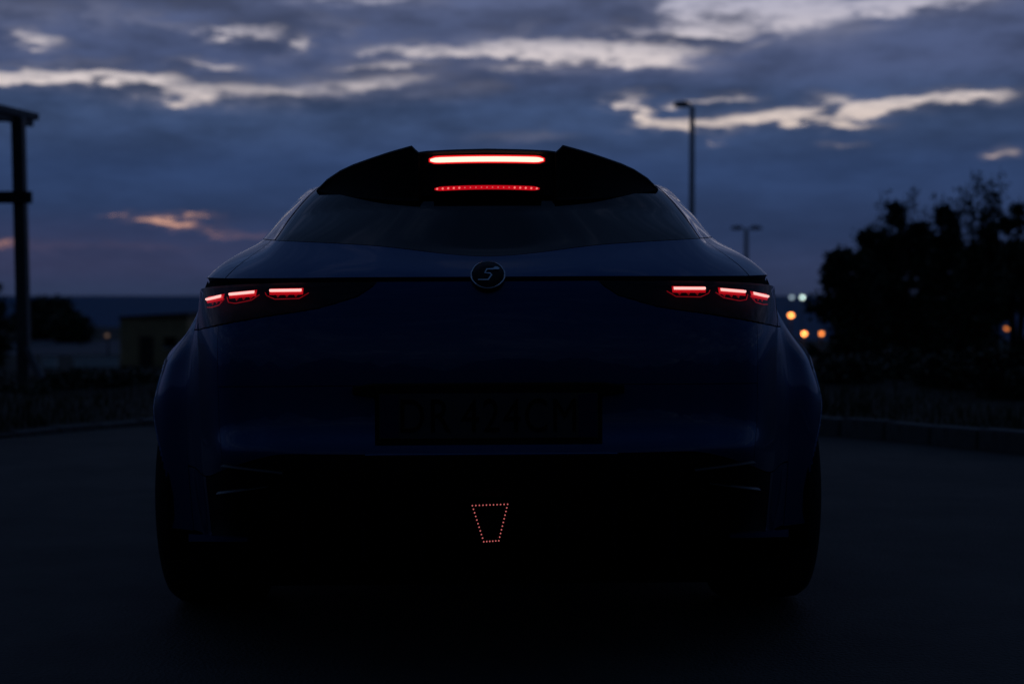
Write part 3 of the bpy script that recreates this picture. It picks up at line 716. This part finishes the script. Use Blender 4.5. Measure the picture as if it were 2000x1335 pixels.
# ---- spoiler
ST = np.array([(0, 290), (70, 291.5), (120, 294), (134, 296), (135, 296), (147, 283.5), (148, 283.5), (190, 295), (228, 307.5), (262, 319.5), (287, 331), (313, 348), (333, 368)], float)
SB = np.array([(0, 381), (70, 382.5), (120, 386), (126, 387), (127, 387), (132, 395), (148, 395.5), (195, 394), (228, 391.5), (262, 388), (287, 384.5), (313, 380), (333, 375)], float)
offsS = [0, 20, 40, 60, 80, 100, 118, 127, 131, 134, 140, 147, 150, 165, 180, 195, 210, 228, 245, 262, 275, 287, 300, 313, 323, 333]
def spoiler_y(o): return (.303 if o < 134 else .292) + .22 * (o / 333.0) ** 3
V = []; cols = [-o for o in offsS[:0:-1]] + offsS
for o in cols:
    ao = abs(o); y = spoiler_y(ao); tz = P(0, np.interp(ao, ST[:, 0], ST[:, 1]), y)[2]; bz = P(0, np.interp(ao, SB[:, 0], SB[:, 1]), y)[2]; x = P(o, 0, y)[0]
    k = 1 - (ao / 345.0) ** 3
    fy = max(.52 + .13 * (ao / 333.0), y + .03); x2 = x * (1 - .02 * k)
    # roof height at the front edge of the spoiler
    roofz = 1.218 - .042 * (ao / 333.0) ** 2
    mid = (tz + bz) / 2
    ins = .006 if ao < 126 else .003
    V += [(x, y + .010, tz - .001), (x, y, tz - .006), (x, y + ins, max(tz - .012, mid)), (x, y + ins, min(bz + .010, mid)), (x, y, bz + .005), (x, y + .008, bz), (x2, y + .05 + .12 * k, bz + (.02 + .02 * k) * (tz > bz + .02)), (x2, fy, roofz - .02), (x2, fy, roofz + .004), (x2, (y + fy) / 2, max(tz - .004, (tz + roofz) / 2 + .008 * k))]
n9 = 10; F_ = []
for i in range(len(cols) - 1):
    for k in range(n9): F_.append((i * n9 + k, i * n9 + (k + 1) % n9, (i + 1) * n9 + (k + 1) % n9, (i + 1) * n9 + k))
F_ += [tuple(range(n9)), tuple((len(cols) - 1) * n9 + k for k in range(n9 - 1, -1, -1))]
spoiler = mesh_obj('spoiler', V, F_, 'spoiler_black', car, 28)
def sp_bar(o0, o1, pyc, sag, hpx, dep, lift, name, material):
    V = []; n = 25
    for i in range(n):
        o = o0 + (o1 - o0) * i / (n - 1); py = pyc + sag * (o / o1) ** 2; y = spoiler_y(abs(o)) + .006 - lift
        end = min(1, (i + .8) / 2, (n - i - .2) / 2)
        for (a, b) in ((-1, 0), (-.75, 1), (.75, 1), (1, 0)):
            p = P(o, py + a * hpx * end, y); V.append((p[0], p[1] - dep * b + (.012 if b == 0 else 0), p[2]))
    F_ = [(i * 4 + k, i * 4 + k + 1, (i + 1) * 4 + k + 1, (i + 1) * 4 + k) for i in range(n - 1) for k in range(3)] + [(0, 1, 2, 3), tuple((n - 1) * 4 + k for k in (3, 2, 1, 0))]
    mb = MB(); return mb.add(V, F_).build(name, material, spoiler, 50)
def sp_hood(o1, pyc, sag, name):
    V = []; n = 21
    for i in range(n):
        o = -o1 + 2 * o1 * i / (n - 1); py = pyc + sag * (o / o1) ** 2; y = spoiler_y(abs(o)) + .006
        x, _, z = P(o, py, y)
        V += [(x, y + .006, z), (x, y - .016, z), (x, y - .017, z - .0018), (x, y + .006, z - .004)]
    F_ = [(i * 4 + k, i * 4 + (k + 1) % 4, (i + 1) * 4 + (k + 1) % 4, (i + 1) * 4 + k) for i in range(n - 1) for k in range(4)] + [(0, 1, 2, 3), tuple((n - 1) * 4 + k for k in (3, 2, 1, 0))]
    mb = MB(); return mb.add(V, F_).build(name, 'matte_black', spoiler, 30)
sp_hood(116, 322.0, 2.0, 'added_light_hood'); sp_hood(108, 373.5, 2.5, 'added_light_hood')  # added lips that keep the bars' reflection off the rear glass
sp_bar(-111, 109, 311.5, 2.0, 6.0, .003, .004, 'brake_light', 'brake')
sp_bar(-114, 112, 311.7, 2.0, 10.5, .002, -.001, 'brake_light_halo', 'brake_red')  # red glare round the brake light, built as a glowing sleeve
lower = sp_bar(-103, 101, 366.5, 3.0, 5.0, .002, .002, 'lower_glow_strip', 'bar_red')  # glowing red strip carrying a row of brighter dots
ledm = None
for k in range(19):
    o = -98 + 194 * k / 18; edge = abs(o) > 48
    r_ = .0031 if edge else .0018
    bm = bmesh.new(); bmesh.ops.create_icosphere(bm, subdivisions=1, radius=r_); me = bpy.data.meshes.new('led'); bm.to_mesh(me); bm.free(); me.materials.append(M['glow_hot' if edge else 'led_dot'])
    lo = mesh_obj('led', None, None, None, lower, data=me); p = P(o, 366.5 + 3 * (o / 101) ** 2, spoiler_y(abs(o)) + .006 - .0055); lo.location = p

# ---- wheels
tyre_p = [(-.105, .235), (-.128, .25), (-.134, .285), (-.126, .318), (-.105, .332), (-.06, .3355), (0, .336), (.06, .3355), (.105, .332), (.126, .318), (.134, .285), (.128, .25), (.105, .235)]
rim_p = [(-.11, .236), (-.10, .22), (-.02, .21), (.08, .21), (.10, .222), (.112, .238), (.118, .236), (.112, .225), (.09, .215)]
tyre_me = rim_me = None
for (x, y) in ((.775, .85), (-.775, .85), (.80, 3.38), (-.80, 3.38)):
    w = mesh_obj('wheel', *(lambda mb: (mb.lathe([(.02, .001), (.03, .04), (.06, .05), (.065, .001)], 24) and (mb.v, mb.f)))(MB()), 'rim', car)
    w.location = (x, y, .335)
    if x < 0: w.rotation_euler = (0, 0, math.pi)
    if tyre_me is None:
        mb = MB(); mb.lathe(tyre_p, 72); o = mb.build('tyre', 'rubber', w, 50); tyre_me = o.data
        mb = MB(); mb.lathe(rim_p, 56)
        for k in range(5):
            an = 2 * math.pi * k / 5
            for da in (-.11, .11):
                ca, sa = math.cos(an + da), math.sin(an + da); mb.tube([(.06, .04 * math.cos(an), .04 * math.sin(an)), (.085, .13 * ca, .13 * sa), (.085, .222 * ca, .222 * sa)], [.02, .014, .013], 6)
        o = mb.build('rim', 'rim', w, 40); rim_me = o.data
        mb = MB(); mb.lathe([(-.02, .02), (-.02, .17), (.0, .17), (.0, .02)], 40); disc_me = mb.build('brake_disc', 'steel', w, 40).data
    else:
        for nm, me in (('tyre', tyre_me), ('rim', rim_me), ('brake_disc', disc_me)): mesh_obj(nm, None, None, None, w, data=me)
for (ay, az, r) in AX:
    for sg in (1, -1):
        V = []; n = 28
        for i in range(n + 1):
            an = math.radians(-20) + math.radians(220) * i / n
            for x in (.55, .855): V.append((sg * x, ay + (r + .006) * math.cos(an), az + (r + .006) * math.sin(an)))
        mb = MB(); mb.add(V, [(i * 2, i * 2 + 1, i * 2 + 3, i * 2 + 2) for i in range(n)]); mb.build('wheel_arch_liner', 'matte_black', car)

# ------------------------------------------------------------------ vegetation
def leaf_cloud(centres, radii, per, size, squash=.8):
    """small bent leaf quads in clumps"""
    n = len(centres) * per
    c = np.repeat(centres, per, axis=0); r = np.repeat(radii, per)
    d = rng.normal(size=(n, 3)); d /= np.linalg.norm(d, axis=1, keepdims=True); d *= (rng.random((n, 1)) ** .45); d[:, 2] *= squash
    p = c + d * r[:, None]
    a = rng.normal(size=(n, 3)); a /= np.linalg.norm(a, axis=1, keepdims=True); b = np.cross(a, rng.normal(size=(n, 3))); b /= np.maximum(np.linalg.norm(b, axis=1, keepdims=True), 1e-6)
    L = (size * rng.uniform(.6, 1.4, n))[:, None]; wd = L * .38
    q = np.stack([p, p + a * L * .5 + b * wd, p + a * L, p + a * L * .5 - b * wd], axis=1).reshape(-1, 3)
    idx = np.arange(n)[:, None] * 4 + np.arange(4)[None]
    return q, idx
def fast_mesh(name, q, idx, material, parent):
    me = bpy.data.meshes.new(name); nv_, nf = len(q), len(idx); k = idx.shape[1]
    me.vertices.add(nv_); me.vertices.foreach_set('co', q.astype(np.float32).ravel()); me.loops.add(nf * k); me.loops.foreach_set('vertex_index', idx.astype(np.int32).ravel())
    me.polygons.add(nf); me.polygons.foreach_set('loop_start', (np.arange(nf) * k).astype(np.int32)); me.update(); me.validate(); me.materials.append(M[material])
    o = bpy.data.objects.new(name, me); COL.objects.link(o); o.parent = parent; return o
def tree(name, base, height, halfw, label, cat, group=None, clumps=70, per=110, leaf=.075, low=.12, material='leaf', clump_r=.2, wisps=0, nstem=4, wisp_h=(.2, .4), sight=((1975, 641), (1997, 634), (1607, 651))):
    root = tag(empty(name, base), label, cat, group)
    cs, rs = [], []; wc, wr = [], []; mb = MB()
    for s_ in range(nstem):
        an = 2 * math.pi * s_ / nstem + random.uniform(-.4, .4); ex = halfw * .45
        top = Vector((math.cos(an) * ex, math.sin(an) * ex, height * random.uniform(.6, .85)))
        mid = Vector((math.cos(an) * ex * .35, math.sin(an) * ex * .35, height * .3)); r0 = .018 * height
        mb.tube([(math.cos(an) * .04, math.sin(an) * .04, -.15), mid, top], [r0, r0 * .7, r0 * .2], 7)
        for k in range(6):
            t_ = random.uniform(.25, .95); p0 = mid.lerp(top, t_); d = Vector((random.uniform(-1, 1), random.uniform(-1, 1), random.uniform(.1, .9))).normalized()
            mb.tube([p0, p0 + d * halfw * random.uniform(.3, .6)], [r0 * .3, r0 * .08], 5)
    lead = []
    for k in range(7):
        an = random.uniform(0, 2 * math.pi); rr = halfw * .75 * math.sqrt(random.random()); lead.append((math.cos(an) * rr, math.sin(an) * rr, random.uniform(.7, .97)))
    lead[0] = (0, 0, .98)
    for k in range(clumps):
        z = random.uniform(low, .97) ; prof = math.sin(math.pi * min(1, (z * .86 + .16))) ** .6
        an = random.uniform(0, 2 * math.pi); rr = halfw * prof * math.sqrt(random.random()); r_ = clump_r * random.uniform(.6, 1.4)
        cpos = [math.cos(an) * rr, math.sin(an) * rr, z * height]
        if z > .58:
            l_ = random.choice(lead); w = halfw * .55 * max(.12, 1 - (z - .4) / max(.05, l_[2] - .38)) ; z = min(z, l_[2])
            cpos = [l_[0] + random.uniform(-w, w), l_[1] + random.uniform(-w, w), z * height]; r_ *= 1.15 - .6 * (z - .58) / .4
        wx, wy, wz = cpos[0] + base[0], cpos[1] + base[1], cpos[2] + base[2]
        if any(abs((wx / wy * F + CX) - gx_) < 17 + r_ / wy * F * .8 and abs((EY - (wz - H) / wy * F) - gy_) < 15 + r_ / wy * F * .6 for gx_, gy_ in sight): continue
        cs.append(tuple(cpos)); rs.append(r_)
    for k in range(wisps):
        an = random.uniform(0, 2 * math.pi); x0 = Vector((math.cos(an) * halfw * .3, math.sin(an) * halfw * .3, height * .7)); x1 = x0 + Vector((random.uniform(-.25, .25), random.uniform(-.2, .2), height * random.uniform(*wisp_h)))
        mb.tube([x0, x0.lerp(x1, .5) + Vector((random.uniform(-.06, .06), 0, 0)), x1], [.012, .008, .003], 5)
        for j in range(7):
            t_ = .35 + .65 * j / 7; p = x0.lerp(x1, t_) + Vector((random.uniform(-.06, .06), random.uniform(-.06, .06), 0)); wc.append(tuple(p)); wr.append(.10)
    mb.build('trunk', 'bark', root, 60)
    q, idx = leaf_cloud(np.array(cs), np.array(rs), per, leaf)
    q2, i2 = leaf_cloud(np.array(cs), np.array(rs) * 1.9, per // 4, leaf); idx = np.concatenate([idx, i2 + len(q)]); q = np.concatenate([q, q2])
    if wc:
        q2, i2 = leaf_cloud(np.array(wc), np.array(wr), 10, leaf * .8); idx = np.concatenate([idx, i2 + len(q)]); q = np.concatenate([q, q2])
    fast_mesh('crown', q, idx, material, root)
    return root
def gz(x, y): return float(terrain_z(x, y))
def plant(px, D, top_py, half_px, *a, **k):
    x = (px - CX) / F * D; z0 = gz(x, D); hgt = H + (EY - top_py) / F * D - z0
    return tree(a[0], (x, D, z0), hgt, half_px / F * D, *a[1:], **k)
GR = 'bushy trees beyond the right kerb'
plant(1750, 20.5, 388, 78, 'bushy_tree', 'tallest dense bushy tree with a knobbly dark crown beyond the kerb', 'tree', GR, clumps=190, per=80, leaf=.065, clump_r=.13, wisps=4)
plant(1652, 19.5, 470, 70, 'bushy_tree', 'low dark bushy tree at the end of the clump nearest the orange lights', 'tree', GR, clumps=110, per=90, leaf=.065, clump_r=.12)
plant(1838, 22, 398, 60, 'bushy_tree', 'dark bushy tree between the tallest tree and the feathery one', 'tree', GR, clumps=120, per=80, leaf=.065, clump_r=.13, wisps=6)
plant(1925, 20, 425, 60, 'bushy_tree', 'bushy tree topped by thin feathery upright twigs', 'tree', GR, clumps=130, per=80, leaf=.065, clump_r=.12, wisps=18, wisp_h=(.32, .62))
plant(1992, 18.5, 396, 60, 'bushy_tree', 'dark dense tree just past the feathery twigs, cut by the picture edge', 'tree', GR, clumps=130, per=80, leaf=.06, clump_r=.12, wisps=4)
plant(1722, 24, 440, 85, 'bushy_tree', 'wide dark bushy tree behind the low one', 'tree', GR, clumps=130, per=90, leaf=.08, clump_r=.18)
plant(1885, 25, 455, 120, 'bushy_tree', 'broad low bushy tree filling the gap at the back of the clump', 'tree', GR, clumps=150, per=90, leaf=.08, clump_r=.2)
for (px, D, tp, hw, lb) in ((1650, 12.2, 712, 50, 'small dark bush beside the car behind the right kerb'), (1760, 12.8, 690, 85, 'rounded bush in the middle of the right verge'), (1880, 11.8, 705, 75, 'loose dark bush under the feathery tree'), (1985, 11.0, 690, 80, 'bush at the far end of the right verge, nearest the kerb')):
    plant(px, D, tp, hw, 'bush', lb, 'bush', 'bushes on the right verge', clumps=60, per=80, leaf=.05, clump_r=.09, nstem=3, material='leaf2')
# left side
plant(92, 150, 588, 58, 'broad_tree', 'broad round dark tree far behind the metal frame', 'tree', None, clumps=130, per=80, leaf=.42, clump_r=.95)
plant(148, 140, 617, 30, 'hedge_tree', 'low dark tree beside the broad round one', 'tree', None, clumps=70, per=80, leaf=.36, clump_r=.7)
plant(-22, 60, 528, 42, 'slanting_tree', 'dark treetop behind the upright of the metal frame', 'tree', None, clumps=80, per=80, leaf=.2, clump_r=.35)
for (px, D, tp, hw, lb) in ((40, 12.6, 772, 60, 'low scrub bush at the foot of the metal frame'), (150, 13.4, 738, 70, 'low scrub bush on the left verge beside the metal frame'), (258, 13.0, 742, 60, 'low scrub bush on the left verge beside the car')):
    plant(px, D, tp, hw, 'scrub_bush', lb, 'bush', 'scrub on the left verge', clumps=50, per=70, leaf=.045, clump_r=.075, nstem=3, material='leaf2')
# verge grass
NB = 26000
ang = rng.uniform(math.radians(15), math.radians(165), NB); dd = .16 + 6.5 * rng.random(NB) ** 1.5; rr = kerb_r(ang) + dd
gx = CC[0] + np.cos(ang) * rr; gy = CC[1] + np.sin(ang) * rr; gzv = terrain_z(gx, gy)
hgt = rng.uniform(.04, .14, NB) * (0.7 + .5 * np.sin(gx * 2.1) * np.sin(gy * 1.7)); a = rng.uniform(0, 6.28, NB); ln = rng.uniform(.1, .5, NB) * hgt; wd = .006
b0 = np.stack([gx - np.sin(a) * wd, gy + np.cos(a) * wd, gzv - .02], 1); b1 = np.stack([gx + np.sin(a) * wd, gy - np.cos(a) * wd, gzv - .02], 1); tpz = np.stack([gx + np.cos(a) * ln, gy + np.sin(a) * ln, gzv + hgt], 1)
q = np.stack([b0, b1, tpz], 1).reshape(-1, 3); gobj = fast_mesh('grass', q, np.arange(NB * 3).reshape(-1, 3), 'grass', None)
tag(gobj, 'short dry grass along the verge behind the kerb', 'grass', kind='stuff')

# ------------------------------------------------------------------ street lamps
def lamp_post(px, py, D, label, heads=1, head_w=.55, pole_r=.07, side=-1, group=None):
    top = at(px, py, D); zb = gz(top.x, top.y); root = tag(empty('street_lamp', (top.x, top.y, zb)), label, 'street lamp', group); h_ = top.z - zb
    mb = MB(); mb.tube([(0, 0, -.3), (0, 0, .9), (0, 0, .92), (0, 0, h_ * .5), (0, 0, h_ - .05)], [pole_r * 1.7, pole_r * 1.6, pole_r * 1.2, pole_r, pole_r * .8], 12); mb.build('pole', 'steel', root, 50)
    for s_ in ((side,) if heads == 1 else (-1, 1)):
        arm = .10 if heads == 1 else .25
        mb = MB(); mb.tube([(0, 0, h_ - .08), (s_ * arm * .6, 0, h_), (s_ * arm, 0, h_ + .02)], .035, 8); mb.build('arm', 'steel', root, 50)
        mb = MB(); x0, x1 = s_ * arm, s_ * (arm + head_w)
        k_ = 1.6 if heads == 1 else 2.3
        sec = [(x0, .07, .05 * k_), (x0 + (x1 - x0) * .3, .16, .075 * k_), (x0 + (x1 - x0) * .75, .17, .065 * k_), (x1, .1, .04 * k_)]
        V = []
        for (x, wy, hz) in sec: V += [(x, -wy, h_), (x, -wy * .7, h_ + hz), (x, wy * .7, h_ + hz), (x, wy, h_), (x, wy * .7, h_ - hz * .5), (x, -wy * .7, h_ - hz * .5)]
        mb.add(V, [(i * 6 + k, i * 6 + (k + 1) % 6, (i + 1) * 6 + (k + 1) % 6, (i + 1) * 6 + k) for i in range(3) for k in range(6)] + [tuple(range(6)), tuple(range(23, 17, -1))]); mb.build('lamp_head', 'frame', root, 40)
    return root
lamp_post(1351, 207, 45, 'unlit grey street lamp with a single head rising beside the car roof', 1, .48, .10)
lamp_post(1458, 446, 90, 'unlit grey street lamp with two heads side by side', 2, .72, .16)
def lit_lamp(px, py, D, r, material, label, cat='street lamp', group=None, name='lit_street_lamp'):
    top = at(px, py, D); zb = gz(top.x, top.y); h_ = top.z - zb; root = tag(empty(name, (top.x, top.y, zb)), label, cat, group)
    mb = MB(); mb.tube([(.0, r * 1.5 + .1, -.3), (0, r * 1.5 + .1, h_ + r * .9), (0, 0, h_ + r * 1.1)], [.09, .07, .05], 8); mb.build('pole', 'frame', root, 50)
    mb = MB(); mb.lathe([(h_ + r * 1.35, .02), (h_ + r * 1.25, r * .7), (h_ + r * .7, r * 1.05), (h_ + r * .55, r * 1.02)], 16, 'z'); mb.build('lamp_hood', 'frame', root, 50)
    mb = MB(); mb.lathe([(h_ + r * math.sin(t_), max(.002, r * math.cos(t_))) for t_ in np.linspace(-math.pi / 2, .62, 8)], 16, 'z'); mb.build('bulb', material, root, 60)
    return root
GL = 'orange lamps in the distance'
lit_lamp(1547, 615, 190, .28, 'sodium', 'lit orange street lamp standing highest beside the tail lamp', group=GL)
lit_lamp(1573, 651, 150, .22, 'sodium', 'brightest lit orange street lamp below the other one', group=GL)
lit_lamp(1607, 651, 152, .22, 'sodium_dim', 'dimmer lit orange street lamp nearest the trees', group=GL)
lit_lamp(1972, 641, 120, .18, 'sodium_far', 'dim orange lamp glimpsed through the dark trees', group=GL)
lit_lamp(1998, 634, 125, .18, 'sodium_far', 'orange lamp behind the trees at the picture edge', group=GL)
lit_lamp(1569, 580, 320, .42, 'cool', 'bright greenish white floodlight on the horizon', 'floodlight', 'white floodlights on the horizon', 'floodlight_mast')
lit_lamp(1548, 580, 330, .42, 'cool_dim', 'faint white floodlight next to the bright one', 'floodlight', 'white floodlights on the horizon', 'floodlight_mast')
lit_lamp(212, 654, 110, .14, 'warm_dim', 'faint warm lamp beside the ochre hut', 'lamp', None, 'porch_lamp')

# ------------------------------------------------------------------ left: metal frame, hut, wall
D = 14.6
def fx(px, D=D): return (px - CX) / F * D
def fz_(py, D=D): return H + (EY - py) / F * D
fb = (fx(49), D, gz(fx(49), D)); cf_ = tag(empty('canopy_frame', fb), 'tall open metal frame with posts, a cross beam and a sloping roof edge', 'frame')
def loc(px, py, dy=0.0): return Vector((fx(px, D + dy) - fb[0], dy, fz_(py, D + dy) - fb[2]))
mb = MB(); t0_, b0_ = loc(45, 232), loc(52, 760); b0_.z = -.1
ang_ = math.atan2(t0_.x - b0_.x, t0_.z - b0_.z); mtx = Matrix.Rotation(ang_, 3, 'Y'); mb.box((t0_ + b0_) / 2, (.115, .115, (t0_ - b0_).length), mtx); mb.build('post', 'frame', cf_, 0)
mb = MB(); mb.box(((t0_ + b0_) / 2) + Vector((-2.6, .0, 0)), (.115, .115, (t0_ - b0_).length), mtx); mb.build('post', 'frame', cf_, 0)
for dx_ in (0, -2.6):
    mb = MB(); mb.box(((t0_ + b0_) / 2) + Vector((dx_, 2.2, 0)), (.115, .115, (t0_ - b0_).length), mtx); 
    if dx_: mb.build('post', 'frame', cf_, 0)
c1 = loc(74, 388); mb = MB(); mb.box((c1.x - 1.5, -.09, c1.z), (3.0, .07, .12)); mb.build('cross_beam', 'wood', cf_, 0)
mb = MB(); mb.box((c1.x - 1.7, -.10, c1.z + .085), (2.5, .05, .035)); mb.build('cable_tray', 'frame', cf_, 0)
r0_ = loc(64, 224); ztop = r0_.z
mb = MB(); V = []
for (x, y) in ((r0_.x, .35), (r0_.x - .75, -3.3), (r0_.x - 4.4, -2.2), (r0_.x - 3.2, 1.4)):
    V += [(x, y, ztop + .035), (x, y, ztop - .035)]
mb.add(V, [(0, 2, 4, 6), (7, 5, 3, 1), (0, 1, 3, 2), (2, 3, 5, 4), (4, 5, 7, 6), (6, 7, 1, 0)]); mb.build('roof_slab', 'frame', cf_, 0)
mb = MB(); V = []
for (x, y) in ((r0_.x - .04, .30), (r0_.x - .79, -3.3), (r0_.x - .85, -3.28), (r0_.x - .1, .32)):
    V += [(x, y, ztop - .038), (x, y, ztop - .105)]
mb.add(V, [(0, 2, 4, 6), (7, 5, 3, 1), (0, 1, 3, 2), (2, 3, 5, 4), (4, 5, 7, 6), (6, 7, 1, 0)]); mb.build('fascia', 'frame', cf_, 0)
p0, p1 = loc(52, 672), loc(92, 742, -.3); mb = MB(); mb.tube([p0, (p1.x, p1.y, -.05)], .04, 8); mb.build('brace', 'frame', cf_, 40)

D2 = 96.0; hx0, hx1 = fx(237, D2), fx(368, D2); hz1 = fz_(622, D2); hb = gz((hx0 + hx1) / 2, D2)
hut = tag(empty('hut', ((hx0 + hx1) / 2, D2, hb)), 'small flat ochre plastered hut with a dark roof near the sea', 'hut')
w_ = hx1 - hx0; hh = hz1 - hb
mb = MB(); mb.box((0, 2.5, hh / 2 - .2), (w_, 5, hh + .4)); mb.build('wall', 'ochre', hut, 0)
mb = MB(); V = []
for (x, zt) in ((-w_ / 2 - .06, .16), (w_ / 2 + .06, .42)):
    for y in (-.10, 5.1): V += [(x, y, hh + .003), (x, y, hh + zt)]
mb.add(V, [(0, 2, 3, 1), (4, 5, 7, 6), (0, 1, 5, 4), (2, 6, 7, 3), (1, 3, 7, 5), (0, 4, 6, 2)]); mb.build('roof', 'tile', hut, 0)
mb = MB(); mb.box((-.5, -.03, 1.0), (.9, .05, 2.0)); door_ = mb.build('door', 'wood', hut, 0)
mb = MB(); mb.box((-.2, -.075, 1.0), (.12, .04, .03)); mb.build('handle', 'steel', door_, 0)
mb = MB(); mb.box((1.1, -.02, 1.6), (.8, .03, .7)); win = mb.build('window', 'glass', hut, 0)
mb = MB(); mb.box((1.1, -.05, 1.22), (.95, .12, .06)); mb.build('sill', 'white_wall', win, 0)
# low pale wall in two lengths
for (a0, a1, lb) in ((148, 233, 'low pale wall running up to the ochre hut'), (86, 114, 'short length of low pale wall beside the metal frame')):
    x0, x1 = fx(a0, 95), fx(a1, 95); zc = (fz_(697, 95) + fz_(712, 95)) / 2; zb = gz((x0 + x1) / 2, 95)
    w0 = tag(empty('low_wall', ((x0 + x1) / 2, 95, zb)), lb, 'wall', 'low pale walls'); ht = fz_(698, 95) - zb
    mb = MB(); mb.box((0, 0, ht / 2 - .2), (x1 - x0, .25, ht + .4)); mb.build('wall_face', 'white_wall', w0, 0)
    mb = MB(); mb.box((0, 0, ht + .033), (x1 - x0 + .1, .36, .06)); mb.build('coping', 'white_wall', w0, 0)
# lower road
V = []; fr_ = []
for i, x in enumerate(np.linspace(-75, -18, 20)):
    for y in (112, 124, 136, 146): V.append((x, y, gz(x, y) + .06))
fr_ = [(i * 4 + k, (i + 1) * 4 + k, (i + 1) * 4 + k + 1, i * 4 + k + 1) for i in range(19) for k in range(3)]
M['pale_road'] = mat('pale_road', (.07, .07, .08), .85, spec=.3, var=(.2, .2))
tag(mesh_obj('lower_road', V, fr_, 'pale_road'), 'pale road lying below the verge behind the frame', 'road', kind='structure')
